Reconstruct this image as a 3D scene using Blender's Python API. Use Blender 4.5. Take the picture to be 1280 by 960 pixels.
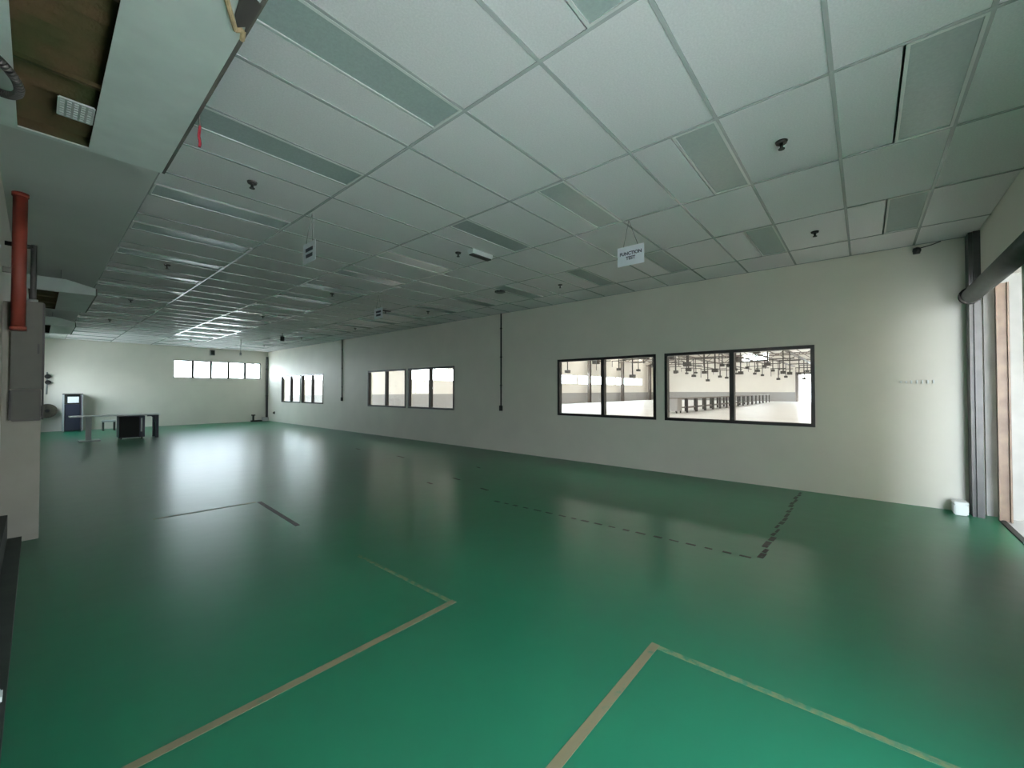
import bpy, bmesh, math, random
from mathutils import Vector
random.seed(7)
for o in list(bpy.data.objects):
    bpy.data.objects.remove(o)
S = bpy.context.scene
C = S.collection

# ------------------------------------------------------------------ camera
F_PX = 512.0
YAW = math.atan2(595, 512)
PIT = math.atan2(8, 512)
CAM_Z = 1.49
CEIL = 3.38
cam = bpy.data.cameras.new('camera')
cam.sensor_width = 36
cam.lens = F_PX / 1280 * 36
cam.clip_start = 0.02
cam.clip_end = 400
co = bpy.data.objects.new('camera', cam)
C.objects.link(co)
co.location = (0, 0, CAM_Z)
co.rotation_euler = (math.pi / 2 + PIT, 0, -YAW)
S.camera = co

# ------------------------------------------------------------------ world / exposure
S.view_settings.view_transform = 'Standard'
S.view_settings.look = 'None'
S.view_settings.gamma = 1
S.view_settings.use_curve_mapping = False
S.view_settings.exposure = 0.8
S.cycles.max_bounces = 10
S.cycles.diffuse_bounces = 6
S.cycles.glossy_bounces = 4
S.cycles.transparent_max_bounces = 12
S.cycles.caustics_reflective = False
S.cycles.caustics_refractive = False
S.cycles.sample_clamp_indirect = 4.0
S.cycles.blur_glossy = 1.0
W = bpy.data.worlds.new('world')
S.world = W
W.use_nodes = True
WN = W.node_tree.nodes
WL = W.node_tree.links
bg = WN['Background']
SKY_STRENGTH = 15.5
bg.inputs['Strength'].default_value = SKY_STRENGTH
# bright hazy overcast: the zenith slightly bluer than the horizon, the same all round
tc = WN.new('ShaderNodeTexCoord')
sp = WN.new('ShaderNodeSeparateXYZ')
cr = WN.new('ShaderNodeValToRGB')
cr.color_ramp.elements[0].position = 0.0
cr.color_ramp.elements[0].color = (0.86, 0.93, 1.0, 1)
cr.color_ramp.elements[1].position = 0.8
cr.color_ramp.elements[1].color = (0.62, 0.80, 1.0, 1)
WL.new(tc.outputs['Generated'], sp.inputs[0])
WL.new(sp.outputs['Z'], cr.inputs[0])
WL.new(cr.outputs[0], bg.inputs['Color'])

# high sun outside: it lights the apron, not the room
sl = bpy.data.lights.new('sun', 'SUN')
sl.energy = 240.0
sl.angle = 0.01
sl.color = (1.0, 0.98, 0.95)
so = bpy.data.objects.new('sun', sl)
C.objects.link(so)
so.rotation_euler = (0, math.radians(14), 0)      # comes down from +X over the hall roof, 76 degrees high


def portal(loc, rot, sx, sy):
    l = bpy.data.lights.new('daylight_portal', 'AREA')
    l.shape = 'RECTANGLE'
    l.size, l.size_y = sx, sy
    l.cycles.is_portal = True
    o = bpy.data.objects.new('daylight_portal', l)
    C.objects.link(o)
    o.location = loc
    o.rotation_euler = rot


# building extents
XR = 7.45          # inner face of windowed wall
XL = -0.22         # inner face of the left wall
YF = 22.3          # far wall
YN = -1.05         # near end wall
DX0, DX1, DZ = 5.6, 7.2, 2.72     # roller door opening in the near end wall, under the added canopy
AX0, AX1, AZ = 0.5, 1.7, 2.1      # open doorway behind the camera
CANX, CANY, CANZ = 3.0, -2.55, 2.85 # unseen canopy added to narrow the door light: mouth, back wall, height
portal(((AX0 + AX1) / 2, YN - 0.12, AZ / 2), (math.pi / 2, 0, 0), AX1 - AX0, AZ)       # faces +Y (into room)
portal((CANX, (CANY + YN - 0.1) / 2, CANZ / 2), (math.pi / 2, 0, -math.pi / 2), YN - 0.1 - CANY, CANZ)   # faces +X, under the added canopy
FW = (3.81, 7.14, 2.03, 2.80)     # far window strip x0 x1 z0 z1
LW0, LW1, LWZ0, LWZ1 = 19.2, 21.4, 1.3, 2.4     # unseen window band, added in the left wall to light the far end
portal((XL - 0.16, (LW0 + LW1) / 2, (LWZ0 + LWZ1) / 2), (math.pi / 2, 0, -math.pi / 2), LW1 - LW0, LWZ1 - LWZ0)
portal(((FW[0] + FW[1]) / 2, YF + 0.21, (FW[2] + FW[3]) / 2), (-math.pi / 2, 0, 0), FW[1] - FW[0], FW[3] - FW[2])

# ------------------------------------------------------------------ pixel helpers


def ray(u, v):
    r, up, fw = (u - 640) / F_PX, (480 - v) / F_PX, 1.0
    f2 = fw * math.cos(PIT) - up * math.sin(PIT)
    z = up * math.cos(PIT) + fw * math.sin(PIT)
    return Vector((math.sin(YAW) * f2 + math.cos(YAW) * r, math.cos(YAW) * f2 - math.sin(YAW) * r, z))


def at_x(u, v, X):
    d = ray(u, v)
    return d * (X / d.x) + Vector((0, 0, CAM_Z))


def at_y(u, v, Y):
    d = ray(u, v)
    return d * (Y / d.y) + Vector((0, 0, CAM_Z))


def at_z(u, v, Z):
    d = ray(u, v)
    return d * ((Z - CAM_Z) / d.z) + Vector((0, 0, CAM_Z))


# ------------------------------------------------------------------ materials
MATS = {}


def mat(name, col, rough=0.6, metal=0.0, var=0.0, vscale=8.0, bump=0.0, bscale=60.0, spec=0.5, col2=None, coat=0.0):
    m = bpy.data.materials.new(name)
    m.use_nodes = True
    n, l = m.node_tree.nodes, m.node_tree.links
    b = n['Principled BSDF']
    b.inputs['Base Color'].default_value = (*col, 1)
    b.inputs['Roughness'].default_value = rough
    b.inputs['Metallic'].default_value = metal
    b.inputs['Specular IOR Level'].default_value = spec
    b.inputs['Coat Weight'].default_value = coat
    t = n.new('ShaderNodeTexCoord')
    if var > 0 or col2:
        nz = n.new('ShaderNodeTexNoise')
        nz.inputs['Scale'].default_value = vscale
        nz.inputs['Detail'].default_value = 5
        rp = n.new('ShaderNodeValToRGB')
        rp.color_ramp.elements[0].position = 0.35
        rp.color_ramp.elements[1].position = 0.68
        c2 = col2 or tuple(min(1, c * (1 + var)) for c in col)
        c1 = col if col2 else tuple(c * (1 - var) for c in col)
        rp.color_ramp.elements[0].color = (*c1, 1)
        rp.color_ramp.elements[1].color = (*c2, 1)
        l.new(t.outputs['Object'], nz.inputs['Vector'])
        l.new(nz.outputs['Fac'], rp.inputs[0])
        l.new(rp.outputs[0], b.inputs['Base Color'])
    if bump > 0:
        n2 = n.new('ShaderNodeTexNoise')
        n2.inputs['Scale'].default_value = bscale
        n2.inputs['Detail'].default_value = 3
        bp = n.new('ShaderNodeBump')
        bp.inputs['Strength'].default_value = bump
        bp.inputs['Distance'].default_value = 0.01
        l.new(t.outputs['Object'], n2.inputs['Vector'])
        l.new(n2.outputs['Fac'], bp.inputs['Height'])
        l.new(bp.outputs[0], b.inputs['Normal'])
    MATS[name] = m
    return m


M_wall = mat('cream_wall_paint', (0.71, 0.68, 0.60), 0.55, var=0.03, vscale=1.5, bump=0.05, bscale=40)
M_soffit = mat('soffit_board', (0.55, 0.57, 0.54), 0.6, var=0.04, vscale=1.2)
M_tile = mat('mineral_ceiling_tile', (0.80, 0.765, 0.775), 0.85, var=0.05, vscale=90, bump=0.15, bscale=220, spec=0.2)
M_tee = mat('ceiling_tee_enamel', (0.36, 0.38, 0.37), 0.25, spec=0.6)
M_lframe = mat('fixture_enamel', (0.62, 0.64, 0.62), 0.25)
M_diff = mat('acrylic_diffuser', (0.30, 0.36, 0.34), 0.22, var=0.05, vscale=60, bump=0.1, bscale=160, spec=0.7)
M_black = mat('black_frame_metal', (0.012, 0.012, 0.013), 0.4)
M_dark = mat('dark_plastic', (0.012, 0.013, 0.012), 0.6, spec=0.25)
M_grey = mat('grey_enamel', (0.045, 0.049, 0.04), 0.6, spec=0.2, var=0.05)
M_dgrey = mat('dark_grey_enamel', (0.04, 0.043, 0.037), 0.6, spec=0.2, var=0.06)
M_pier = mat('beige_pier_paint', (0.29, 0.275, 0.23), 0.75, spec=0.2, var=0.05, vscale=4)
M_red = mat('red_pipe_paint', (0.075, 0.014, 0.008), 0.6, spec=0.2, var=0.1)
M_ribbon = mat('red_ribbon', (0.22, 0.008, 0.02), 0.7)
M_plinth = mat('dark_plinth_paint', (0.025, 0.035, 0.028), 0.6, var=0.2)
M_white = mat('white_plastic', (0.78, 0.81, 0.8), 0.4)
M_paper = mat('white_card', (0.82, 0.84, 0.9), 0.6)
M_ink = mat('dark_print', (0.015, 0.015, 0.04), 0.6)
M_cord = mat('thin_cord', (0.04, 0.045, 0.04), 0.7)
M_duct = mat('galvanised_casing', (0.60, 0.65, 0.62), 0.5, metal=0.0, var=0.06, vscale=5, bump=0.05, bscale=90)
M_olive = mat('dusty_filter', (0.008, 0.012, 0.004), 0.95, spec=0.08, col2=(0.02, 0.014, 0.007), vscale=5, bump=0.3, bscale=60)
M_tan = mat('torn_insulation', (0.35, 0.27, 0.15), 0.9, var=0.2, vscale=30, bump=0.4, bscale=80)
M_drum = mat('shutter_drum_paint', (0.035, 0.05, 0.04), 0.5, var=0.2)
M_steel = mat('steel_column_paint', (0.055, 0.057, 0.056), 0.45, var=0.25, vscale=6)
M_tanmetal = mat('rusty_guide_rail', (0.22, 0.15, 0.10), 0.5, col2=(0.13, 0.08, 0.05), vscale=5)
M_navy = mat('navy_enamel', (0.007, 0.011, 0.03), 0.4)
M_purple = mat('grey_violet_panel', (0.13, 0.11, 0.14), 0.5)
M_ttop = mat('pale_laminate', (0.68, 0.70, 0.69), 0.35)
M_leg = mat('grey_steel_leg', (0.36, 0.38, 0.37), 0.4)
M_hose = mat('hose_reel_brown', (0.045, 0.038, 0.02), 0.6, var=0.3, vscale=20)
M_conc = mat('outdoor_concrete', (0.66, 0.65, 0.63), 0.8, var=0.08, vscale=2)
M_hfloor = mat('pale_hall_floor', (0.80, 0.80, 0.80), 0.35, var=0.05, vscale=0.6)
M_hwall = mat('hall_wall_white', (0.82, 0.78, 0.72), 0.7, var=0.02, vscale=1)
M_outer = mat('outer_wall_grey_paint', (0.42, 0.41, 0.38), 0.6, var=0.12, vscale=3)
M_hdado = mat('hall_dado_grey', (0.36, 0.35, 0.34), 0.6, var=0.04)
M_hroof = mat('hall_roof_sheet', (0.72, 0.68, 0.62), 0.7, var=0.05)
M_hsteel = mat('hall_steelwork', (0.16, 0.135, 0.12), 0.6, var=0.1)
M_hdark = mat('hall_dark_fitting', (0.05, 0.045, 0.04), 0.6)


def tape_mat(name, col, wear):
    m = mat(name, col, 0.5)
    n, l = m.node_tree.nodes, m.node_tree.links
    b = n['Principled BSDF']
    t = n.new('ShaderNodeTexCoord')
    nz = n.new('ShaderNodeTexNoise')
    nz.inputs['Scale'].default_value = 22
    nz.inputs['Detail'].default_value = 6
    rp = n.new('ShaderNodeValToRGB')
    rp.color_ramp.elements[0].position = wear - 0.08
    rp.color_ramp.elements[1].position = wear + 0.10
    rp.color_ramp.elements[0].color = (0.03, 0.16, 0.09, 1)
    rp.color_ramp.elements[1].color = (*col, 1)
    l.new(t.outputs['Object'], nz.inputs['Vector'])
    l.new(nz.outputs['Fac'], rp.inputs[0])
    l.new(rp.outputs[0], b.inputs['Base Color'])
    return m


M_tape = tape_mat('worn_yellow_tape', (0.18, 0.155, 0.085), 0.30)
M_tapefade = tape_mat('faded_yellow_tape', (0.15, 0.18, 0.085), 0.46)
M_tapedark = tape_mat('dark_tape_residue', (0.003, 0.012, 0.008), 0.30)


def floor_mat():
    m = bpy.data.materials.new('green_epoxy_floor')
    m.use_nodes = True
    n, l = m.node_tree.nodes, m.node_tree.links
    b = n['Principled BSDF']
    t = n.new('ShaderNodeTexCoord')
    nz = n.new('ShaderNodeTexNoise')
    nz.inputs['Scale'].default_value = 0.7
    nz.inputs['Detail'].default_value = 4
    rp = n.new('ShaderNodeValToRGB')
    rp.color_ramp.elements[0].position = 0.0
    rp.color_ramp.elements[1].position = 1.0
    rp.color_ramp.elements[0].color = (0.010, 0.115, 0.058, 1)
    rp.color_ramp.elements[1].color = (0.016, 0.16, 0.082, 1)
    l.new(t.outputs['Object'], nz.inputs['Vector'])
    l.new(nz.outputs['Fac'], rp.inputs[0])
    l.new(rp.outputs[0], b.inputs['Base Color'])
    b.inputs['Roughness'].default_value = 0.31
    nb = n.new('ShaderNodeTexNoise')
    nb.inputs['Scale'].default_value = 3
    nb.inputs['Detail'].default_value = 2
    bp = n.new('ShaderNodeBump')
    bp.inputs['Strength'].default_value = 0.12
    bp.inputs['Distance'].default_value = 0.02
    l.new(t.outputs['Object'], nb.inputs['Vector'])
    l.new(nb.outputs['Fac'], bp.inputs['Height'])
    l.new(bp.outputs[0], b.inputs['Normal'])
    b.inputs['Specular IOR Level'].default_value = 0.36
    return m


M_floor = floor_mat()


def glass_mat():
    m = bpy.data.materials.new('clear_window_glass')
    m.use_nodes = True
    n, l = m.node_tree.nodes, m.node_tree.links
    n.remove(n['Principled BSDF'])
    out = n['Material Output']
    tr = n.new('ShaderNodeBsdfTransparent')
    tr.inputs[0].default_value = (0.95, 0.97, 0.96, 1)
    gl = n.new('ShaderNodeBsdfGlossy')
    gl.inputs['Roughness'].default_value = 0.02
    lw = n.new('ShaderNodeLayerWeight')
    pw_ = n.new('ShaderNodeMath')
    pw_.operation = 'POWER'
    pw_.inputs[1].default_value = 5
    fr = n.new('ShaderNodeMath')
    fr.operation = 'MULTIPLY_ADD'
    fr.inputs[1].default_value = 0.8
    fr.inputs[2].default_value = 0.03
    l.new(lw.outputs['Facing'], pw_.inputs[0])
    l.new(pw_.outputs[0], fr.inputs[0])
    mx = n.new('ShaderNodeMixShader')
    l.new(fr.outputs[0], mx.inputs[0])
    l.new(tr.outputs[0], mx.inputs[1])
    l.new(gl.outputs[0], mx.inputs[2])
    l.new(mx.outputs[0], out.inputs[0])
    return m


M_glass = glass_mat()


def glow_mat(name, col, s):
    m = bpy.data.materials.new(name)
    m.use_nodes = True
    b = m.node_tree.nodes['Principled BSDF']
    b.inputs['Base Color'].default_value = (0.8, 0.8, 0.8, 1)
    b.inputs['Emission Color'].default_value = (*col, 1)
    b.inputs['Emission Strength'].default_value = s
    return m


M_roof_glow = glow_mat('glowing_roof_sheet', (1.0, 0.93, 0.84), 2.8)  # emission added in place of daylight through the hall roof

# ------------------------------------------------------------------ mesh helpers


def box_into(bm, b):
    x0, x1, y0, y1, z0, z1 = b
    vs = [bm.verts.new(p) for p in ((x0, y0, z0), (x1, y0, z0), (x1, y1, z0), (x0, y1, z0), (x0, y0, z1), (x1, y0, z1), (x1, y1, z1), (x0, y1, z1))]
    for f in ((3, 2, 1, 0), (4, 5, 6, 7), (0, 1, 5, 4), (1, 2, 6, 5), (2, 3, 7, 6), (3, 0, 4, 7)):
        bm.faces.new([vs[i] for i in f])


def cyl_into(bm, p0, p1, r0, r1=None, seg=16, caps=True):
    r1 = r0 if r1 is None else r1
    p0, p1 = Vector(p0), Vector(p1)
    d = (p1 - p0).normalized()
    a = d.orthogonal().normalized()
    b = d.cross(a)
    A, B = [], []
    for i in range(seg):
        t = 2 * math.pi * i / seg
        o = a * math.cos(t) + b * math.sin(t)
        A.append(bm.verts.new(p0 + o * r0))
        B.append(bm.verts.new(p1 + o * r1))
    for i in range(seg):
        j = (i + 1) % seg
        bm.faces.new((A[i], A[j], B[j], B[i]))
    if caps:
        bm.faces.new(A[::-1])
        bm.faces.new(B)


def tube_into(bm, pts, r, seg=8):
    for a, b in zip(pts[:-1], pts[1:]):
        cyl_into(bm, a, b, r, seg=seg)


def prism_into(bm, prof, axis, a0, a1):
    """prof: list of 2D points; axis 'y': (x,z) extruded over y, 'x': (y,z) extruded over x"""
    def P(p, a):
        return (p[0], a, p[1]) if axis == 'y' else (a, p[0], p[1])
    A = [bm.verts.new(P(p, a0)) for p in prof]
    B = [bm.verts.new(P(p, a1)) for p in prof]
    n = len(prof)
    for i in range(n):
        j = (i + 1) % n
        bm.faces.new((A[i], A[j], B[j], B[i]))
    bm.faces.new(A[::-1])
    bm.faces.new(B)


def finish(name, bm, m, parent=None, smooth=False, bevel=0.0):
    if bevel > 0:
        bmesh.ops.bevel(bm, geom=bm.edges[:], offset=bevel, segments=2, affect='EDGES', clamp_overlap=True)
    bmesh.ops.recalc_face_normals(bm, faces=bm.faces[:])
    me = bpy.data.meshes.new(name)
    bm.to_mesh(me)
    bm.free()
    me.materials.append(m)
    if smooth:
        for p in me.polygons:
            p.use_smooth = len(p.vertices) == 4
    o = bpy.data.objects.new(name, me)
    C.objects.link(o)
    if parent:
        o.parent = parent
    return o


def boxes(name, bl, m, parent=None, bevel=0.0):
    bm = bmesh.new()
    for b in bl:
        box_into(bm, b)
    return finish(name, bm, m, parent, bevel=bevel)


def box(name, b, m, parent=None, bevel=0.0):
    return boxes(name, [b], m, parent, bevel)


def cyl(name, p0, p1, r, m, parent=None, r1=None, seg=16):
    bm = bmesh.new()
    cyl_into(bm, p0, p1, r, r1, seg)
    return finish(name, bm, m, parent, smooth=True)


def tag(o, label, cat, group=None):
    o['label'] = label
    o['category'] = cat
    if group:
        o['group'] = group
    return o


def thing(name, label, cat, loc=(0, 0, 0), group=None):
    o = bpy.data.objects.new(name, None)
    o.empty_display_size = 0.1
    C.objects.link(o)
    o.location = loc
    return tag(o, label, cat, group)


def struct(o, label=None, cat=None):
    o['kind'] = 'structure'
    if label:
        o['label'] = label
    if cat:
        o['category'] = cat
    return o


def dup(root, loc, label=None, group=None, rotz=None):
    r = root.copy()
    C.objects.link(r)
    r.location = loc
    if rotz is not None:
        r.rotation_euler = (0, 0, rotz)
    if label:
        r['label'] = label
    if group:
        r['group'] = group
    for ch in list(root.children):
        c = ch.copy()
        C.objects.link(c)
        c.parent = r
        for g in list(ch.children):
            d = g.copy()
            C.objects.link(d)
            d.parent = c
    return r


# ================================================================== THE ROOM SHELL
floor = struct(box('floor', (XL - 0.15, XR, YN - 0.15, YF, -0.10, 0.0), M_floor), 'glossy green epoxy floor of the empty workshop', 'floor')

# windowed wall: solid pieces around the six openings
WZ0, WZ1 = 0.95, 2.16
WINS = [(0.55, 2.75), (2.91, 5.09), (8.49, 10.62), (10.74, 12.95), (16.31, 18.36), (18.46, 20.55)]
YEND = -1.09
bl = [(XR, XR + 0.15, YEND, YF + 0.2, WZ1, 6.5), (XR, XR + 0.15, YEND, YF + 0.2, -0.1, WZ0)]
ys = [YEND]
for a, b in WINS:
    ys += [a, b]
ys.append(YF + 0.2)
for i in range(0, len(ys), 2):
    bl.append((XR, XR + 0.15, ys[i], ys[i + 1], WZ0, WZ1))
struct(boxes('wall_right', bl, M_wall), 'long cream wall with dark framed windows into the next hall', 'wall')

# far wall around the window strip
x0, x1, z0, z1 = FW
struct(boxes('wall_far', [(XL - 0.15, XR, YF, YF + 0.2, 0, z0), (XL - 0.15, XR, YF, YF + 0.2, z1, 3.6),
                          (XL - 0.15, x0, YF, YF + 0.2, z0, z1), (x1, XR, YF, YF + 0.2, z0, z1)], M_wall),
       'cream end wall with a high strip of bright windows', 'wall')
struct(boxes('wall_left', [(XL - 0.15, XL, YN, LW0, 0, 3.6), (XL - 0.15, XL, LW1, YF, 0, 3.6), (XL - 0.15, XL, LW0, LW1, 0, LWZ0), (XL - 0.15, XL, LW0, LW1, LWZ1, 3.6)], M_wall), 'plain cream wall close beside the camera', 'wall')
struct(boxes('wall_near', [(XL - 0.15, AX0, YN - 0.10, YN, 0, 3.6), (AX0, AX1, YN - 0.10, YN, AZ, 3.6), (AX1, DX0, YN - 0.10, YN, 0, 3.6), (DX0, XR - 0.02, YN - 0.10, YN, DZ, 3.6)], M_wall),
       'cream end wall above the roller door opening', 'wall')

# pier by the left wall, dark plinth
struct(box('wall_pier', (XL, 0.035, 6.32, 6.62, 0, 2.36), M_pier, bevel=0.004), 'beige stub pier standing out from the wall', 'wall')
struct(boxes('baseboard_left', [(XL, -0.075, 1.0, 6.32, 0, 0.05), (XL, -0.165, 1.0, 6.32, 0.05, 0.28)], M_plinth), 'dark stepped plinth along the wall foot', 'baseboard')

# far-wall strip window
w = bpy.data.objects.new('window_7', None)
C.objects.link(w)
struct(w, 'high strip of five bright panes in the end wall', 'window')
boxes('window_frame', [(x0, x1, YF + 0.03, YF + 0.08, z0, z0 + 0.035), (x0, x1, YF + 0.03, YF + 0.08, z1 - 0.035, z1),
                       (x0, x0 + 0.035, YF + 0.03, YF + 0.08, z0 + 0.035, z1 - 0.035), (x1 - 0.035, x1, YF + 0.03, YF + 0.08, z0 + 0.035, z1 - 0.035)], M_grey, w)
pw = (x1 - x0) / 5
for k in range(5):
    if k:
        box('mullion', (x0 + pw * k - 0.04, x0 + pw * k + 0.04, YF + 0.02, YF + 0.09, z0 + 0.035, z1 - 0.035), M_grey, w)
    box('pane', (x0 + pw * k + 0.04, x0 + pw * (k + 1) - 0.04, YF + 0.052, YF + 0.058, z0 + 0.035, z1 - 0.035), M_glass, w)

# window band added in the left wall for daylight, unseen behind the pier
w = bpy.data.objects.new('window_13', None)
C.objects.link(w)
struct(w, 'unseen window band added for daylight in the wall beyond the pier', 'window')
boxes('window_frame', [(XL - 0.1, XL - 0.05, LW0, LW1, LWZ0, LWZ0 + 0.04), (XL - 0.1, XL - 0.05, LW0, LW1, LWZ1 - 0.04, LWZ1)], M_grey, w)
for k in range(5):
    ya, yb = LW0 + (LW1 - LW0) * k / 5, LW0 + (LW1 - LW0) * (k + 1) / 5
    box('pane', (XL - 0.078, XL - 0.072, ya + 0.03, yb - 0.03, LWZ0 + 0.04, LWZ1 - 0.04), M_glass, w)
    box('mullion', (XL - 0.1, XL - 0.05, yb - 0.03, yb + 0.03 if k < 4 else yb, LWZ0 + 0.04, LWZ1 - 0.04), M_grey, w)

# six windows in the right wall
for k, (a, b) in enumerate(WINS):
    w = bpy.data.objects.new('window_%d' % (k + 1), None)
    C.objects.link(w)
    struct(w, 'black framed two-pane window looking into the bright hall', 'window')
    t = 0.05
    X0, X1 = XR - 0.012, XR + 0.09
    boxes('window_frame', [(X0, X1, a, b, WZ0, WZ0 + t), (X0, X1, a, b, WZ1 - t, WZ1), (X0, X1, a, a + t, WZ0 + t, WZ1 - t), (X0, X1, b - t, b, WZ0 + t, WZ1 - t)], M_black, w)
    c = (a + b) / 2
    box('mullion', (X0, X1, c - 0.035, c + 0.035, WZ0 + t, WZ1 - t), M_black, w)
    for p, q in ((a + t, c - 0.035), (c + 0.035, b - t)):
        box('pane', (XR + 0.03, XR + 0.036, p, q, WZ0 + t, WZ1 - t), M_glass, w)

# ------------------------------------------------------------------ ceiling
ceil = struct(box('ceiling', (XL, XR, YN, YF, CEIL + 0.14, CEIL + 0.22), M_soffit), 'suspended ceiling of pale mineral tiles in a metal grid', 'ceiling')
GX = [0.67 + 1.2 * k for k in range(6)] + [XR]
DY = 0.635
GY = [0.13 + DY * k for k in range(-2, 35)]
GY = [y for y in GY if y > YN + 0.05 and y < YF - 0.05]
GYF = [YN] + GY + [YF]
TB = 0.012
TE = 0.006
LIGHT_COLS = (0, 2, 4)
box('soffit_board', (XL, GX[0], YN, YF, CEIL - 0.004, CEIL + 0.02), M_soffit, ceil)
tile_cache = {}


def tile(x0, x1, y0, y1):
    key = (round(x1 - x0, 3), round(y1 - y0, 3))
    sx, sy = key
    if key not in tile_cache:
        o = box('ceiling_tile', (0, sx, 0, sy, 0, 0.015), M_tile, ceil)
        tile_cache[key] = o.data
    else:
        o = bpy.data.objects.new('ceiling_tile', tile_cache[key])
        C.objects.link(o)
        o.parent = ceil
    o.location = (x0, y0, CEIL + 0.0055 + random.uniform(0, 0.002))
    o.rotation_euler = (random.uniform(-0.0015, 0.0015), random.uniform(-0.0012, 0.0012), 0)
    return o


light_spots = []
for i in range(len(GX) - 1):
    for j in range(len(GYF) - 1):
        xa, xb, ya, yb = GX[i], GX[i + 1], GYF[j], GYF[j + 1]
        k = round((ya - 0.13) / DY)
        lit = i in LIGHT_COLS and abs(yb - ya - DY) < 0.01 and k % 2 == 1
        if lit:
            if ya < 4.0:      # the first rows sit in the nearer half of their bay, the others in the farther half
                light_spots.append((i, xa, ya))
                tile(xa + TE, xb - TE, ya + DY / 2 + 0.006, yb - TE)
            else:
                light_spots.append((i, xa, ya + DY / 2))
                tile(xa + TE, xb - TE, ya + TE, ya + DY / 2 - 0.006)
        else:
            tile(xa + TE, xb - TE, ya + TE, yb - TE)


def tee_mesh(L, axis):
    bm = bmesh.new()
    if axis == 'y':
        box_into(bm, (-TB, TB, 0, L, 0, 0.004))
        box_into(bm, (-0.004, 0.004, 0, L, 0.004, 0.04))
    else:
        box_into(bm, (0, L, -TB, TB, 0, 0.004))
        box_into(bm, (0, L, -0.004, 0.004, 0.004, 0.04))
    return bm


for x in GX[:-1]:
    o = finish('main_tee', tee_mesh(YF - YN, 'y'), M_tee, ceil)
    o.location = (x, YN, CEIL)
o = box('wall_angle', (XR - 0.02, XR, YN, YF, CEIL, CEIL + 0.004), M_tee, ceil)
me = None
for y in GY:
    if me is None:
        o = finish('cross_tee', tee_mesh(XR - GX[0], 'x'), M_tee, ceil)
        me = o.data
    else:
        o = bpy.data.objects.new('cross_tee', me)
        C.objects.link(o)
        o.parent = ceil
    o.location = (GX[0], y, CEIL + 0.0005)

# recessed light fixtures
LW = DY / 2 - 0.012
LABELS = {0: 'unlit recessed light with grey diffuser, in the line beside the plain soffit',
          2: 'unlit recessed light with grey diffuser, in the middle line of the ceiling',
          4: 'unlit recessed light with grey diffuser, in the line nearest the windowed wall'}
GROUPS = {0: 'ceiling lights beside the soffit', 2: 'ceiling lights in the middle line', 4: 'ceiling lights nearest the windowed wall'}
SPECIAL = {(0, 2.0): 'unlit recessed light with its end at the torn corner of the big air unit',
           (0, 3.3): 'unlit recessed light directly behind the thin red ribbon',
           (2, 2.0): 'unlit recessed light with the FUNCTION TEST sign hanging at its end',
           (2, 3.3): 'unlit recessed light next to the white emergency light bar'}
proto = None
for (i, xa, ya) in light_spots:
    loc = (xa + TB, ya + TB / 2, CEIL)
    if proto is None:
        proto = thing('ceiling_light', LABELS[i], 'light', loc, GROUPS[i])
        Lx = 1.2 - 2 * TB
        boxes('frame', [(0, Lx, 0, 0.018, -0.002, 0.02), (0, Lx, LW - 0.018, LW, -0.002, 0.02), (0, 0.018, 0.018, LW - 0.018, -0.002, 0.02), (Lx - 0.018, Lx, 0.018, LW - 0.018, -0.002, 0.02)], M_lframe, proto)
        box('diffuser', (0.018, Lx - 0.018, 0.018, LW - 0.018, 0.006, 0.012), M_diff, proto)
        box('housing', (0.005, Lx - 0.005, 0.005, LW - 0.005, 0.021, 0.10), M_grey, proto)
    else:
        o = dup(proto, loc, LABELS[i], GROUPS[i])
        o['label'] = SPECIAL.get((i, round(ya, 1)), LABELS[i])

# ------------------------------------------------------------------ floor markings


def strip(name, p, q, w, m, z=0.0):
    p, q = Vector((p[0], p[1], 0)), Vector((q[0], q[1], 0))
    d = (q - p)
    n = Vector((-d.y, d.x, 0)).normalized() * w / 2
    bm = bmesh.new()
    lo = [bm.verts.new(v + Vector((0, 0, 0.0002 + z))) for v in (p - n, q - n, q + n, p + n)]
    hi = [bm.verts.new(v + Vector((0, 0, 0.0016 + z))) for v in (p - n, q - n, q + n, p + n)]
    bm.faces.new(hi)
    for a in range(4):
        b = (a + 1) % 4
        bm.faces.new((lo[a], lo[b], hi[b], hi[a]))
    return finish(name, bm, m, floor)


TW = 0.048
strip('floor_tape', (1.95, 2.215), (0.1, 2.215), TW, M_tape)
strip('floor_tape', (1.925, 2.24), (1.915, 3.5), TW * 0.7, M_tapefade)
strip('floor_tape', (2.395, 0.945), (1.2, 0.945), TW, M_tape)
strip('floor_tape', (2.37, 0.92), (2.38, -0.5), TW * 0.8, M_tapefade)
strip('floor_tape', (1.965, 6.15), (1.90, 4.75), 0.05, M_tapedark)
strip('floor_tape', (1.93, 6.17), (0.9, 6.25), 0.05, M_tapefade)
y = 0.78
while y < 3.8:
    L = random.uniform(0.06, 0.11)
    strip('tape_scrap', (4.17 - (y - 0.75) * 0.04, y), (4.17 - (y - 0.75) * 0.04, y + L), random.uniform(0.025, 0.04), M_tapedark)
    y += L + random.uniform(0.06, 0.1)
x = 4.22
while x < 7.25:
    L = random.uniform(0.10, 0.2)
    dy = random.uniform(-0.015, 0.015)
    strip('tape_scrap', (x, 0.73 + dy), (min(x + L, 7.3), 0.72 + dy), random.uniform(0.025, 0.05), M_tapedark)
    x += L + random.uniform(0.02, 0.05)
for (u, v, L) in ((600, 585, 0.12), (575, 600, 0.2), (540, 605, 0.15), (610, 613, 0.18), (450, 562, 0.25), (505, 572, 0.3)):
    p = at_z(u, v, 0)
    strip('tape_scrap', (p.x, p.y), (p.x + 0.03, p.y + L), 0.04, M_tapedark)

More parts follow.
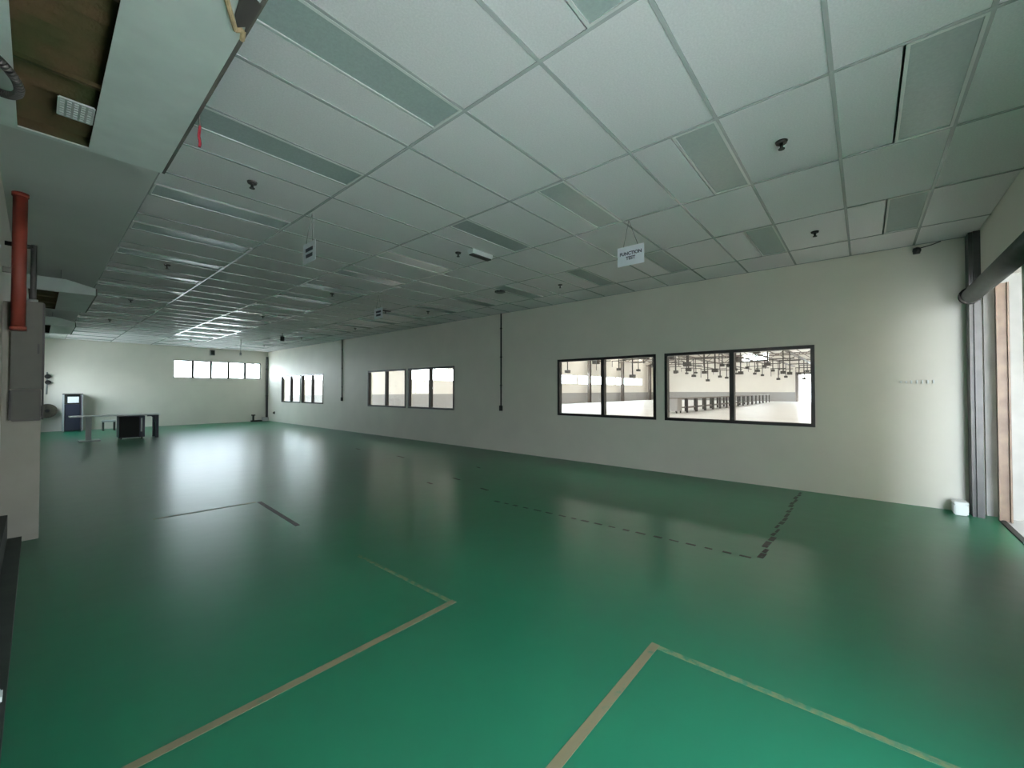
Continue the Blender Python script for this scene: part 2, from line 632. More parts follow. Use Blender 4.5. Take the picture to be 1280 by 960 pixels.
# ================================================================== NEAR END: roller door, column
d1 = bpy.data.objects.new('door_1', None)
C.objects.link(d1)
struct(d1, 'rolled-up shutter door with dark drum and rusty guide rail', 'door')
cyl('roller_drum', (DX0 - 1.3, YN + 0.092, 2.60), (7.10, YN + 0.092, 2.60), 0.084, M_drum, d1, seg=28)
cyl('drum_cap', (7.10, YN + 0.10, 2.60), (7.16, YN + 0.10, 2.60), 0.098, M_dark, d1, seg=24)
boxes('guide_rail', [(7.195, 7.235, YN - 0.20, YN - 0.10, 0, DZ), (7.16, 7.195, YN - 0.20, YN - 0.185, 0, DZ), (7.16, 7.195, YN - 0.115, YN - 0.10, 0, DZ)], M_tanmetal, d1)
box('threshold', (DX0, 7.235, YN - 0.15, YN - 0.10, 0.0, 0.012), M_dgrey, d1)

struct(boxes('wall_corner_column', [(7.24, 7.449, -1.049, -0.955, 0, CEIL - 0.005), (7.215, 7.24, -1.049, -0.99, 0, CEIL - 0.005)], M_steel), 'dark grey steel column in the corner by the roller door', 'column')

o = tag(bpy.data.objects.new('white_box', None), 'small white plastic box on the floor at the corner column foot', 'box')
C.objects.link(o)
o.location = (7.30, -0.86, 0)
boxes('body', [(-0.10, 0.10, -0.06, 0.06, 0, 0.13)], M_white, o, bevel=0.012)
boxes('lid', [(-0.105, 0.105, -0.065, 0.065, 0.13, 0.155)], M_white, o, bevel=0.008)

# outside the roller door
struct(boxes('ground_outside', [(-60, 7.4, -40, YN - 0.15, -0.12, -0.01), (-60, XL - 0.15, YN - 0.15, 70, -0.12, -0.01), (XL - 0.15, 7.45, YF + 0.2, 70, -0.12, -0.01)], M_conc), 'concrete apron outside the roller door', 'ground')
struct(boxes('wall_added_canopy', [(CANX, 7.4, CANY - 0.2, YN - 0.11, CANZ, CANZ + 0.15), (CANX, 7.4, CANY - 0.2, CANY, 0, CANZ)], M_hwall), 'unseen covered passage added to shape the light at the roller door', 'canopy')  # added out of view, roof and back wall narrow the light through the door
struct(box('wall_outside', (7.4, 7.6, -9, YEND - 0.0, -0.1, 6.5), M_outer), 'pale outer wall beyond the roller door', 'wall')

# ================================================================== LEFT SIDE
t = thing('electrical_cabinet', 'grey electrical cabinet mounted on the beige pier', 'cabinet', (0, 6.32, 0))
box('body', (-0.165, 0.045, -0.09, 0, 1.50, 2.37), M_grey, t, bevel=0.005)
box('door', (-0.155, 0.03, -0.097, -0.09, 1.52, 2.35), M_grey, t)
box('edge_strip', (0.036, 0.052, -0.095, 0, 1.2, 2.36), M_dark, t)
box('handle', (0.005, 0.018, -0.112, -0.097, 1.85, 1.95), M_dark, t)
t = thing('junction_box', 'darker small junction box below the grey cabinet on pier', 'box', (0, 6.32, 0))
box('body', (-0.155, 0.034, -0.10, 0, 1.19, 1.495), M_dgrey, t, bevel=0.005)
box('cover', (-0.145, 0.02, -0.106, -0.10, 1.21, 1.475), M_grey, t)
box('hinge_strip', (-0.17, -0.155, -0.09, -0.02, 1.2, 1.49), M_dark, t)
t = thing('red_pipe', 'thick red fire riser pipe running from the cabinet to the ceiling', 'pipe', (-0.118, 6.10, 0))
cyl('pipe', (0, 0, 2.10), (0, 0, CEIL - 0.04), 0.048, M_red, t, seg=24)
cyl('flange', (0, 0, CEIL - 0.04), (0, 0, CEIL - 0.006), 0.056, M_red, t, seg=24)
cyl('end_cap', (0, 0, 2.06), (0, 0, 2.10), 0.056, M_red, t, seg=24)
box('bracket', (-0.10, -0.045, -0.012, 0.012, 2.6, 2.65), M_dgrey, t)
t = thing('conduit', 'short black conduit rising from the top of the pier', 'conduit', (-0.03, 6.45, 0))
cyl('pipe', (0, 0, 2.36), (0, 0, 2.98), 0.022, M_dark, t)
cyl('elbow', (0, 0, 2.955), (-0.19, 0, 2.955), 0.022, M_dark, t)
cyl('collar', (0, 0, 2.36), (0, 0, 2.42), 0.034, M_leg, t)

# three air handling units hung under the soffit
ZU = CAM_Z + 1.65


def air_unit(name, label, loc, L):
    t = thing(name, label, 'air conditioner', loc, 'air units under the soffit')
    z = 0.0
    h = 0.20
    xa, xb, xn = -0.20, 0.285, 0.605     # body left, body right, nozzle tip
    ox0, ox1 = -0.095, 0.215             # return opening
    oy0, oy1 = 0.06, L - 0.045
    th = 0.008
    bl = [(xa, ox0, 0, L, z, z + th), (ox1, xb, 0, L, z, z + th), (ox0, ox1, 0, oy0, z, z + th), (ox0, ox1, oy1, L, z, z + th),
          (xa, xb, 0, L, z + h - th, z + h), (xa, xa + th, 0, L, z + th, z + h - th), (xb - th, xb, 0, L, z + th, z + h - th),
          (xa + th, xb - th, 0, th, z + th, z + h - th), (xa + th, xb - th, L - th, L, z + th, z + h - th)]
    boxes('casing', bl, M_duct, t)
    bm = bmesh.new()
    prism_into(bm, [(xb, z), (xn, z + 0.004), (xn, z + 0.115), (xb, z + h)], 'y', 0.0, L)
    finish('nozzle', bm, M_duct, t)
    boxes('outlet_lip', [(xn, xn + 0.018, 0, L, z + 0.004, z + 0.016), (xn, xn + 0.018, 0, L, z + 0.10, z + 0.115), (xn, xn + 0.018, 0, 0.02, z + 0.016, z + 0.10), (xn, xn + 0.018, L - 0.02, L, z + 0.016, z + 0.10)], M_dgrey, t)
    boxes('outlet_louvre', [(xn, xn + 0.012, 0.02, L - 0.02, z + 0.018 + 0.02 * k, z + 0.03 + 0.02 * k) for k in range(4)], M_dark, t)
    boxes('bay_liner', [(xa + th, xb - th, L - th - 0.004, L - th, z + th, z + h - th), (xa + th, xb - th, th, th + 0.004, z + th, z + h - th),
                        (xb - th - 0.004, xb - th, th + 0.004, L - th - 0.004, z + th, z + h - th), (xa + th, xa + th + 0.004, th + 0.004, L - th - 0.004, z + th, z + h - th)], M_olive, t)
    # dusty filter inside the return opening
    bm = bmesh.new()
    n = 26
    for k in range(n):
        ya = oy0 + (oy1 - oy0) * k / n
        yb = oy0 + (oy1 - oy0) * (k + 1) / n
        ym = (ya + yb) / 2
        v = [bm.verts.new(p) for p in ((ox0 - 0.05, ya, 0.09), (ox1 + 0.05, ya, 0.09), (ox1 + 0.05, ym, 0.05), (ox0 - 0.05, ym, 0.05), (ox1 + 0.05, yb, 0.09), (ox0 - 0.05, yb, 0.09))]
        bm.faces.new((v[0], v[1], v[2], v[3]))
        bm.faces.new((v[3], v[2], v[4], v[5]))
    finish('filter', bm, M_olive, t)
    for f in (0.33, 0.66):
        yy = oy0 + (oy1 - oy0) * f
        box('cross_bar', (ox0, ox1, yy - 0.012, yy + 0.012, 0.008, 0.03), M_olive, t)
    for yy in (0.2, L - 0.2):
        for xx in (xa + 0.05, xb - 0.05):
            cyl('hanger_rod', (xx, yy, h), (xx, yy, CEIL - 0.0045 - loc[2]), 0.006, M_leg, t, seg=8)
    return t


UL = 2.5
u1 = air_unit('air_unit', 'big pale air unit above the red ribbon with open dusty filter bay', (0, 4.04 - UL, ZU), UL)
# intake louvre plate and torn end of the nearest one
bl = []
gx0, gx1, gy0, gy1 = 0.065, 0.205, 1.88, 2.09
for k in range(8):
    yy = gy0 + (gy1 - gy0) * k / 7
    bl.append((gx0, gx1, yy - 0.006, yy + 0.006, 0.0, 0.01))
for k in range(6):
    xx = gx0 + (gx1 - gx0) * k / 5
    bl.append((xx - 0.005, xx + 0.005, gy0, gy1, 0.0, 0.008))
boxes('intake_louvre', bl, M_lframe, u1)
bm = bmesh.new()
pr = [(0.55, 0.54), (0.575, 0.60), (0.60, 0.57), (0.612, 0.64), (0.612, 0.40), (0.53, 0.36)]
A = [bm.verts.new((p[0], p[1], -0.004)) for p in pr]
B = [bm.verts.new((p[0], p[1], 0.0)) for p in pr]
bm.faces.new(A[::-1])
for i in range(len(pr)):
    j = (i + 1) % len(pr)
    bm.faces.new((A[i], A[j], B[j], B[i]))
finish('torn_opening', bm, M_dark, u1)
bm = bmesh.new()
tube_into(bm, [(0.50, 0.47, -0.003), (0.545, 0.56, -0.004), (0.575, 0.62, -0.004), (0.60, 0.60, -0.003), (0.612, 0.66, -0.003)], 0.011, 7)
finish('torn_insulation', bm, M_tan, u1)
air_unit('air_unit', 'pale air unit under the soffit just beyond the beige pier', (0, 9.3, ZU - 0.14), 2.2)
air_unit('air_unit', 'farthest pale air unit under the soffit towards the window strip', (0, 14.6, ZU - 0.10), 2.2)

p = Vector((0.60, 3.07, ZU + 0.004))
t = thing('red_ribbon', 'thin red ribbon dangling from the air unit outlet', 'ribbon', (0.628, 3.05, ZU + 0.02))
bm = bmesh.new()
tube_into(bm, [(0, 0, 0), (0.004, 0, -0.06)], 0.004, 6)
finish('cord', bm, M_cord, t)
bm = bmesh.new()
tube_into(bm, [(0.004, 0, -0.06), (0.0, 0.004, -0.12), (0.006, 0, -0.17), (0.002, 0, -0.19)], 0.0075, 6)
finish('tail', bm, M_ribbon, t)

bm = bmesh.new()
pts = []
for k in range(31):
    a = math.pi * (k / 30)
    pts.append((-0.20 + 0.125 * math.sin(a), 3.32 + 0.20 * math.cos(a), ZU - 0.025 - 0.06 * math.sin(a)))
tube_into(bm, pts, 0.02, 10)
tag(finish('black_cable', bm, M_dark, smooth=True), 'black cable loop between the wall and the big air unit', 'cable')
bm = bmesh.new()
cyl_into(bm, (XL + 0.012, 4.3, 2.62), (XL + 0.012, 5.1, 2.62), 0.012, seg=10)
cyl_into(bm, (XL + 0.012, 5.1, 2.62), (XL + 0.012, 5.13, 2.62), 0.018, seg=10)
tag(finish('wall_gleam', bm, M_white, smooth=True), 'short white gleam drawn as a tube fixed to the wall before the red pipe', 'tube')  # pale rod put in place of a bright gleam on the wall
bm = bmesh.new()
box_into(bm, (-0.155, -0.085, 3.02, 3.10, 0.05, 0.085))
tag(finish('plastic_block', bm, M_white, bevel=0.006), 'small white plastic block lying on the dark plinth', 'block')

# ================================================================== FAR END
t = thing('hose_reel', 'dark brown fire hose reel on the end wall beside the navy cabinet', 'hose reel', (0.27, YF, 0.76))
cyl('drum', (0, -0.20, 0), (0, -0.05, 0), 0.19, M_hose, t, seg=28)
cyl('side_disc', (0, -0.22, 0), (0, -0.20, 0), 0.25, M_hose, t, seg=28)
cyl('hub', (0, -0.24, 0), (0, -0.22, 0), 0.06, M_dark, t)
box('wall_bracket', (-0.05, 0.05, -0.05, 0, -0.2, 0.2), M_dark, t)
t = thing('wall_valve', 'two dark valve knobs on the end wall above the hose reel', 'valve', (0.25, YF, 1.85))
cyl('pipe', (0, -0.03, -0.5), (0, -0.03, 0.3), 0.02, M_leg, t)
cyl('knob', (0.02, -0.12, 0.14), (0.02, -0.02, 0.14), 0.08, M_dark, t)
cyl('knob', (0.03, -0.12, -0.07), (0.03, -0.02, -0.07), 0.08, M_dark, t)

t = thing('equipment_cabinet', 'low navy equipment cabinet with white notice, behind the long table', 'cabinet', (0.88, YF - 0.03, 0))
box('side_panel', (0.20, 0.23, -0.5, -0.02, 0.03, 1.30), M_purple, t)
box('body', (-0.20, 0.19, -0.46, -0.04, 0.03, 0.98), M_navy, t)
box('door', (-0.17, 0.17, -0.475, -0.46, 0.06, 0.95), M_navy, t)
box('notice', (-0.13, 0.15, -0.475, -0.468, 1.04, 1.26), M_paper, t)
for xx in (-0.23, 0.235):
    for yy in (-0.5, -0.06):
        box('post', (xx - 0.02, xx + 0.02, yy, yy + 0.04, 0, 1.34), M_leg, t)
box('top_panel', (-0.25, 0.255, -0.5, -0.02, 1.34, 1.37), M_dark, t)
box('back_panel', (-0.21, 0.20, -0.04, -0.025, 0.98, 1.33), M_grey, t)

TY = 17.3
t = thing('long_table', 'long pale table with one grey post leg and one black leg', 'table', (1.62, TY, 0))
box('table_top', (-1.0, 0.98, -0.30, 0.30, 0.715, 0.745), M_ttop, t, bevel=0.004)
box('post_leg', (-0.66, -0.54, -0.06, 0.06, 0.03, 0.715), M_leg, t)
box('foot', (-0.80, -0.36, -0.28, 0.28, 0.0, 0.03), M_leg, t)
box('leg', (0.86, 0.94, -0.28, -0.20, 0, 0.715), M_navy, t)
box('leg', (0.86, 0.94, 0.20, 0.28, 0, 0.715), M_navy, t)
bm = bmesh.new()
prism_into(bm, [(0.86, 0.715), (0.70, 0.715), (0.75, 0.69), (0.80, 0.64), (0.835, 0.57), (0.86, 0.48)], 'y', -0.26, -0.22)
finish('gusset', bm, M_navy, t)
box('apron', (0.66, 0.86, -0.27, -0.23, 0.68, 0.714), M_navy, t)
t = thing('pedestal_cabinet', 'black pedestal cabinet with a bright handle strip under the long table', 'cabinet', (1.94, TY, 0))
box('body', (-0.30, 0.29, -0.29, 0.27, 0.05, 0.705), M_navy, t, bevel=0.004)
box('door', (-0.29, 0.16, -0.305, -0.29, 0.07, 0.69), M_dark, t)
box('handle_strip', (0.19, 0.225, -0.31, -0.29, 0.22, 0.64), M_white, t)
for xx in (-0.24, 0.23):
    for yy in (-0.22, 0.2):
        cyl('castor', (xx - 0.015, yy, 0.027), (xx + 0.015, yy, 0.027), 0.026, M_dark, t)
t = thing('small_stool', 'small grey stool near the end wall behind the long table', 'stool', (1.78, 21.3, 0))
box('seat', (-0.18, 0.18, -0.15, 0.15, 0.32, 0.38), M_leg, t, bevel=0.01)
for xx in (-0.15, 0.15):
    for yy in (-0.12, 0.12):
        box('leg', (xx - 0.02, xx + 0.02, yy - 0.02, yy + 0.02, 0, 0.32), M_grey, t)

t = thing('floor_bracket', 'low dark bracket with a cap on the floor by the far corner', 'bracket', (6.93, YF - 0.12, 0))
box('plate', (-0.22, 0.22, -0.08, 0.08, 0, 0.06), M_dgrey, t)
box('upright', (-0.16, -0.10, -0.04, 0.04, 0.06, 0.28), M_dgrey, t)
box('cap', (-0.20, -0.06, -0.06, 0.06, 0.28, 0.33), M_dgrey, t)
t = thing('drain_box', 'pale square box on the floor in the far corner', 'box', (7.30, YF - 0.13, 0))
box('body', (-0.12, 0.12, -0.10, 0.10, 0, 0.15), M_lframe, t, bevel=0.01)
box('lid', (-0.125, 0.125, -0.105, 0.105, 0.15, 0.175), M_lframe, t)
t = thing('corner_pipe', 'dark downpipe in the corner beside the window strip', 'pipe', (7.40, YF - 0.05, 0))
box('pipe', (-0.045, 0.04, -0.04, 0.04, 0.18, CEIL - 0.25), M_steel, t)
box('clip', (-0.055, 0.045, -0.045, 0.05, 1.2, 1.24), M_dgrey, t)
box('clip', (-0.055, 0.045, -0.045, 0.05, 2.5, 2.54), M_dgrey, t)
t = thing('wall_speaker', 'small grey speaker on the end wall above the window strip', 'speaker', (5.16, YF, 3.18))
box('body', (-0.09, 0.09, -0.14, 0, -0.12, 0.12), M_leg, t, bevel=0.01)
box('grille', (-0.07, 0.07, -0.15, -0.14, -0.10, 0.10), M_dgrey, t)
t = thing('wall_socket', 'small dark socket low on the windowed wall by the far corner', 'socket', (XR, 21.4, 0.42))
box('plate', (-0.015, 0, -0.07, 0.07, -0.06, 0.06), M_dgrey, t)
box('plug', (-0.06, -0.015, -0.03, 0.03, -0.03, 0.03), M_dark, t)

# ================================================================== RIGHT WALL FITTINGS
for (y, zb, lab) in ((6.75, 1.02, 'black cable dropping down the wall between the paired windows'),
                     (14.75, 1.13, 'black cable dropping down the wall before the farthest windows')):
    t = thing('drop_cable', lab, 'cable', (XR, y, 0), 'drop cables on the windowed wall')
    cyl('cable', (-0.02, 0, zb + 0.1), (-0.02, 0, CEIL), 0.016, M_dark, t, seg=10)
    box('socket_box', (-0.05, 0, -0.04, 0.04, zb - 0.03, zb + 0.10), M_grey, t, bevel=0.004)
    for zz in (1.6, 2.3, 3.0):
        box('clip', (-0.038, 0, -0.022, 0.022, zz, zz + 0.02), M_dgrey, t)

t = thing('hook_rail', 'row of small white hooks on the wall near the corner column', 'hook rail', (XR, -0.515, 1.60))
box('rail', (-0.008, 0, -0.17, 0.17, -0.012, 0.012), M_wall, t)
for k in range(7):
    yy = -0.15 + 0.05 * k
    s = 0.6 if k > 4 else 1.0
    box('hook', (-0.03, -0.008, yy - 0.007, yy + 0.007, -0.022 * s, 0.022 * s), M_white, t)

t = thing('dome_camera', 'black dome camera high on the wall near the corner column', 'camera', (XR, -0.53, 3.29))
box('base', (-0.03, 0, -0.035, 0.035, -0.03, 0.05), M_dgrey, t, bevel=0.005)
bm = bmesh.new()
bmesh.ops.create_uvsphere(bm, u_segments=18, v_segments=12, radius=0.042)
for v in bm.verts:
    v.co += Vector((-0.055, 0, 0.005))
finish('dome', bm, M_dark, t, smooth=True)
bm = bmesh.new()
tube_into(bm, [(-0.01, -0.03, 0.04), (-0.012, -0.14, 0.06), (-0.012, -0.22, 0.085)], 0.006, 6)
finish('cable', bm, M_dark, t)

# ================================================================== CEILING FITTINGS
SPR = [(3.68, 0.46), (6.04, 0.43), (1.26, 4.20), (3.76, 4.21), (6.10, 4.11), (1.27, 7.95), (3.75, 7.86), (6.10, 7.9),
       (1.27, 11.6), (3.75, 11.6), (6.3, 11.7), (1.27, 15.3), (3.75, 15.3), (6.2, 15.3), (3.75, 19.0), (6.2, 19.0)]
SPL = {(3.76, 4.21): 'small dark sprinkler head beside the white emergency light bar',
       (1.26, 4.20): 'small dark sprinkler head between the red ribbon and a hanging card',
       (6.10, 4.11): 'small dark sprinkler head between the black disc speaker and the window pair',
       (6.04, 0.43): 'small dark sprinkler head above the window nearest the corner column'}
proto = None
for (x, y) in SPR:
    if proto is None:
        proto = thing('sprinkler_head', 'small dark sprinkler head hanging alone from the tiled ceiling', 'sprinkler', (x, y, CEIL), 'ceiling sprinklers')
        cyl('escutcheon', (0, 0, -0.012), (0, 0, 0.004), 0.036, M_dark, proto, seg=20, r1=0.042)
        cyl('stem', (0, 0, -0.05), (0, 0, -0.012), 0.012, M_dark, proto, seg=10)
        cyl('deflector', (0, 0, -0.056), (0, 0, -0.05), 0.022, M_dark, proto, seg=14)
    else:
        dup(proto, (x, y, CEIL), SPL.get((x, y)))

t = thing('emergency_light', 'white emergency light bar with dark underside beside a sprinkler head', 'emergency light', (3.96, 3.98, CEIL))
bm = bmesh.new()
prism_into(bm, [(-0.055, 0.0), (0.055, 0.0), (0.045, -0.055), (-0.045, -0.055)], 'x', -0.19, 0.19)
finish('housing', bm, M_white, t)
box('lens', (-0.175, 0.175, -0.04, 0.04, -0.07, -0.055), M_dark, t)
t = thing('ceiling_speaker', 'flat black disc speaker on the ceiling near the windowed wall', 'speaker', (5.75, 5.25, CEIL))
cyl('rim', (0, 0, -0.02), (0, 0, 0.002), 0.10, M_dark, t, seg=28)
cyl('grille', (0, 0, -0.028), (0, 0, -0.02), 0.08, M_black, t, seg=28)
p = at_z(353, 416, CEIL)
t = thing('hanging_sensor', 'dark cylinder sensor hanging from the ceiling towards the far corner', 'sensor', (p.x, p.y, CEIL))
cyl('rod', (0, 0, -0.12), (0, 0, 0.0), 0.015, M_dark, t, seg=8)
cyl('body', (0, 0, -0.27), (0, 0, -0.12), 0.06, M_dark, t, seg=16)
p = at_z(301, 424, CEIL)
t = thing('pull_cord', 'thin pull cord hanging from the ceiling before the window strip', 'cord', (p.x, p.y, CEIL))
cyl('cord', (0, 0, -0.50), (0, 0, 0.0), 0.012, M_leg, t, seg=8)
cyl('weight', (0, 0, -0.60), (0, 0, -0.50), 0.035, M_leg, t, seg=10)
p = at_z(482, 388, CEIL)
t = thing('ceiling_fan_hook', 'small black hook plate on the ceiling beside the farthest hanging sign', 'hook', (p.x, p.y, CEIL))
box('plate', (-0.12, 0.12, -0.05, 0.05, -0.02, 0.002), M_dark, t)
cyl('hook', (0, 0, -0.08), (0, 0, -0.02), 0.012, M_dark, t, seg=8)


def text_mesh(name, body, size, m, parent, loc, bold=0.0):
    cu = bpy.data.curves.new(name, 'FONT')
    cu.body = body
    cu.size = size
    cu.align_x = 'CENTER'
    cu.align_y = 'CENTER'
    cu.offset = bold
    cu.extrude = 0.0004
    tmp = bpy.data.objects.new(name + '_curve', cu)
    C.objects.link(tmp)
    dg = bpy.context.evaluated_depsgraph_get()
    me = bpy.data.meshes.new_from_object(tmp.evaluated_get(dg))
    bpy.data.objects.remove(tmp)
    me.materials.clear()
    me.materials.append(m)
    o = bpy.data.objects.new(name, me)
    C.objects.link(o)
    o.parent = parent
    o.location = loc
    # text faces -X, reading direction -Y
    o.rotation_euler = (math.pi / 2, 0, -math.pi / 2)
    return o


def hang_sign(label, x, y, ztop, wd, ht, words, hook_y):
    t = thing('hanging_sign', label, 'sign', (x, y, ztop - ht), 'signs hanging from the ceiling')
    box('card', (0, 0.004, -wd / 2, wd / 2, 0, ht), M_paper, t)
    for s in (-1, 1):
        cyl('cord', (0.002, s * wd * 0.27, ht), (0.002, hook_y - y, CEIL - (ztop - ht)), 0.003, M_cord, t, seg=6)
    if words:
        text_mesh('lettering', words[0], ht * 0.235, M_ink, t, (-0.001, 0, ht * 0.62), 0.0022)
        text_mesh('lettering', words[1], ht * 0.235, M_ink, t, (-0.001, 0, ht * 0.37), 0.0022)
    else:
        box('print', (-0.0012, 0, -wd * 0.30, wd * 0.30, ht * 0.56, ht * 0.74), M_ink, t)
        box('print', (-0.0012, 0, -wd * 0.27, wd * 0.27, ht * 0.26, ht * 0.44), M_ink, t)
    return t


a, b = at_x(772, 311, 4.28), at_x(805, 303, 4.28)
c = at_x(772, 334.5, 4.28)
hang_sign('white hanging sign reading FUNCTION TEST', 4.28, (a.y + b.y) / 2, (a.z + b.z) / 2, a.y - b.y, a.z - c.z, ('FUNCTION', 'TEST'), 1.97)
hang_sign('white hanging card with two dark lines, near the soffit lights', 1.90, at_x(386.5, 310, 1.9).y, at_x(386.5, 303, 1.9).z, 0.30, 0.215, None, 4.45)
hang_sign('white hanging card beside the small black hook plate', 4.4, at_x(473, 390, 4.4).y, at_x(473, 385, 4.4).z, 0.30, 0.215, None, at_x(473, 390, 4.4).y)

# ================================================================== NEIGHBOURING HALL (seen through the windows)
HX0, HX1, HY0, HY1, HZ = XR + 0.15, 66.0, -9.0, 26.0, 6.5
struct(box('floor_hall', (HX0, HX1, HY0, HY1, -0.1, 0), M_hfloor), 'pale floor of the neighbouring hall', 'floor')
# back wall (constant Y) with clerestory openings
CZ0, CZ1 = 2.25, 3.3
segs = [(8.0, 11.5), (18.5, 30.0), (30.4, 42.0), (42.4, 52.0), (52.4, 61.0)]
bl = [(HX0 - 0.15, HX1 + 0.2, HY1, HY1 + 0.2, 0, CZ0), (HX0 - 0.15, HX1 + 0.2, HY1, HY1 + 0.2, CZ1, HZ)]
xs = [HX0 - 0.15]
for a, b in segs:
    xs += [a, b]
xs.append(HX1 + 0.2)
for i in range(0, len(xs), 2):
    bl.append((xs[i], xs[i + 1], HY1, HY1 + 0.2, CZ0, CZ1))
struct(boxes('wall_hall_back', bl, M_hwall), 'white back wall of the neighbouring hall', 'wall')
struct(box('trim_1', (HX0, HX1, HY1 - 0.03, HY1, 0, 1.2), M_hdado), 'grey painted dado along the hall back wall', 'trim')
for k, (a, b) in enumerate(segs):
    w = bpy.data.objects.new('window_%d' % (8 + k), None)
    C.objects.link(w)
    struct(w, 'bright clerestory window strip of the neighbouring hall', 'window')
    boxes('window_frame', [(a, b, HY1 + 0.05, HY1 + 0.12, CZ0, CZ0 + 0.05), (a, b, HY1 + 0.05, HY1 + 0.12, CZ1 - 0.05, CZ1)], M_hsteel, w)
    n = max(2, int((b - a) / 2.2))
    for i in range(n):
        xa, xb = a + (b - a) * i / n, a + (b - a) * (i + 1) / n
        box('pane', (xa + 0.03, xb - 0.03, HY1 + 0.08, HY1 + 0.088, CZ0 + 0.05, CZ1 - 0.05), M_glass, w)
        if i:
            box('mullion', (xa - 0.03, xa + 0.03, HY1 + 0.05, HY1 + 0.12, CZ0 + 0.05, CZ1 - 0.05), M_hsteel, w)
# end wall (constant X) with a bright doorway
struct(boxes('wall_hall_end', [(HX1, HX1 + 0.2, HY0, 4.3, 0, HZ), (HX1, HX1 + 0.2, 6.6, HY1, 0, 5.6), (HX1, HX1 + 0.2, 6.6, 10.0, 5.6, HZ), (HX1, HX1 + 0.2, 13.2, HY1, 5.6, HZ), (HX1, HX1 + 0.2, 4.3, 6.6, 3.6, HZ)], M_hwall), 'white end wall of the neighbouring hall', 'wall')
struct(boxes('trim_2', [(HX1 - 0.03, HX1, 7.0, HY1 - 0.03, 0, 1.25), (HX1 - 0.03, HX1, HY0, 3.9, 0, 1.25)], M_hdado), 'grey painted dado along the hall end wall', 'trim')
struct(boxes('trim_3', [(HX1 - 0.12, HX1 + 0.05, 6.6, 6.95, 0, 3.9), (HX1 - 0.12, HX1 + 0.05, 3.95, 4.3, 0, 3.9), (HX1 - 0.12, HX1 + 0.05, 3.95, 6.95, 3.6, 3.9)], M_hsteel), 'steel frame around the bright hall doorway', 'door frame')
struct(box('wall_hall_front', (HX0, HX1 + 0.2, HY0 - 0.2, HY0, 0, HZ), M_hwall), 'white front wall of the neighbouring hall', 'wall')
# roof with skylight strips, added to light the hall
GLOW_X = [12.0, 22.0, 32.0, 42.0, 52.0, 60.0]
xs = [HX0 - 0.15]
for s in GLOW_X:
    xs += [s - 0.8, s + 0.8]
xs.append(HX1 + 0.2)
bl = [(xs[i], xs[i + 1], HY0 - 0.2, HY1 + 0.2, HZ, HZ + 0.1) for i in range(0, len(xs), 2)]
struct(boxes('ceiling_hall', bl, M_hroof), 'sheet roof of the neighbouring hall', 'roof')
for s in GLOW_X:
    o = tag(box('glow_panel', (s - 0.8, s + 0.8, HY0 - 0.2, HY1 + 0.2, HZ + 0.02, HZ + 0.05), M_roof_glow), 'added unseen skylight strip in the hall roof', 'glow_panel', 'added hall roof glow')
    o['kind'] = 'structure'
# columns and trusses
for (x, y) in ((44.0, 25.4), (53.0, 25.4), (62.5, 25.4)):
    o = struct(boxes('hall_column', [(x - 0.2, x - 0.17, y - 0.16, y + 0.16, 0, 5.5), (x + 0.17, x + 0.2, y - 0.16, y + 0.16, 0, 5.5), (x - 0.17, x + 0.17, y - 0.02, y + 0.02, 0, 5.5)], M_hsteel), 'brown steel column at the hall back wall', 'column')
for x in (20, 28, 36, 44, 53, 62.5):
    bm = bmesh.new()
    for z in (5.35, 6.25):
        box_into(bm, (x - 0.06, x + 0.06, HY0, HY1, z - 0.06, z + 0.06))
    y = HY0
    k = 0
    while y < HY1 - 0.1:
        cyl_into(bm, (x, y, 5.35 if k % 2 else 6.25), (x, y + 1.25, 6.25 if k % 2 else 5.35), 0.04, seg=6)
        y += 1.25
        k += 1
    struct(finish('roof_truss', bm, M_hsteel), 'lattice roof truss spanning the neighbouring hall', 'truss')
for y in (4, 9, 14, 19, 23):
    struct(box('roof_purlin', (HX0, HX1, y - 0.05, y + 0.05, 6.31, 6.43), M_hsteel), 'long roof purlin of the neighbouring hall', 'beam')
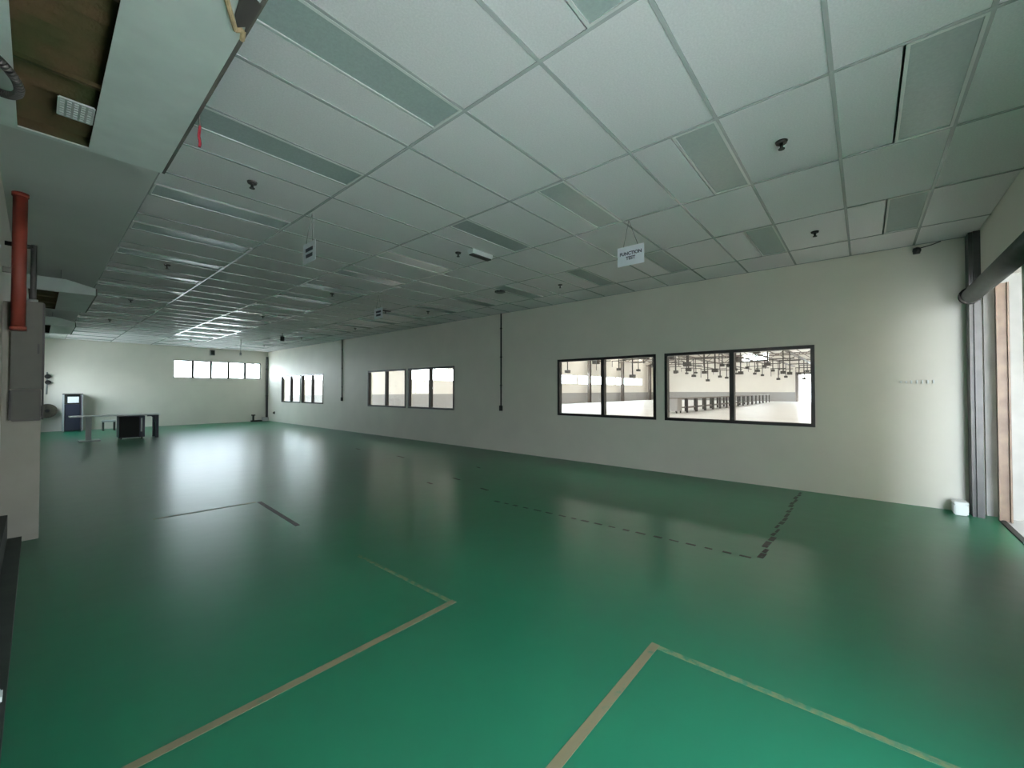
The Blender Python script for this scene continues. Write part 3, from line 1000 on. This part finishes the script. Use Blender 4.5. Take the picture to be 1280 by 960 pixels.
for (y, z) in ((4.5, 4.5), (7.0, 4.6), (9.5, 4.8), (12.0, 4.4), (17.0, 4.7)):
    struct(box('cable_tray', (16, 65, y - 0.15, y + 0.15, z, z + 0.08), M_hsteel), 'long cable tray hung in the neighbouring hall', 'cable tray')

# drop poles with fittings
random.seed(21)
proto = None
for i in range(9):
    for (y0, zt) in ((4.5, 4.5), (7.0, 4.6), (9.5, 4.8), (12.0, 4.4), (17.0, 4.7)):
        x = 22 + i * 4.4 + random.uniform(-1.2, 1.2)
        y = y0 + random.uniform(-0.1, 0.1)
        L = random.uniform(0.7, 1.9)
        t = thing('drop_pole', 'slender service pole with junction box hanging in the hall', 'service pole', (x, y, zt), 'service poles hanging in the hall')
        cyl('pole', (0, 0, -L), (0, 0, 0.0), 0.04, M_hdark, t, seg=6)
        box('junction_box', (-0.16, 0.16, -0.16, 0.16, -L - 0.22, -L), M_hdark, t)
        box('cross_arm', (-0.05, 0.05, -0.7, 0.7, -L * 0.45, -L * 0.45 + 0.07), M_hdark, t)
        cyl('side_rod', (0, 0.66, -L * 0.9), (0, 0.66, -L * 0.45), 0.025, M_hdark, t, seg=6)

# long row of work benches
proto = None
for i in range(15):
    loc = (29.5 + 2.1 * i, 9.4, 0)
    if proto is None:
        proto = thing('work_bench', 'grey steel work bench in the long row inside the hall', 'bench', loc, 'work benches in the hall')
        box('bench_top', (-1.0, 1.0, -0.4, 0.4, 0.92, 0.98), M_hsteel, proto)
        box('shelf', (-0.95, 0.95, -0.36, 0.36, 0.30, 0.34), M_hsteel, proto)
        for xx in (-0.95, 0.95):
            for yy in (-0.36, 0.36):
                box('leg', (xx - 0.05, xx + 0.05, yy - 0.05, yy + 0.05, 0, 0.92), M_hdark, proto)
    else:
        dup(proto, loc)
t = thing('service_trolley', 'grey boxy trolley at the end of the bench row', 'trolley', (27.4, 9.6, 0))
box('body', (-0.45, 0.45, -0.45, 0.45, 0.15, 0.95), M_hdado, t)
box('top_tray', (-0.5, 0.5, -0.5, 0.5, 0.95, 1.0), M_hsteel, t)
for xx in (-0.38, 0.38):
    for yy in (-0.38, 0.38):
        cyl('wheel', (xx, yy - 0.03, 0.075), (xx, yy + 0.03, 0.075), 0.075, M_hdark, t, seg=10)
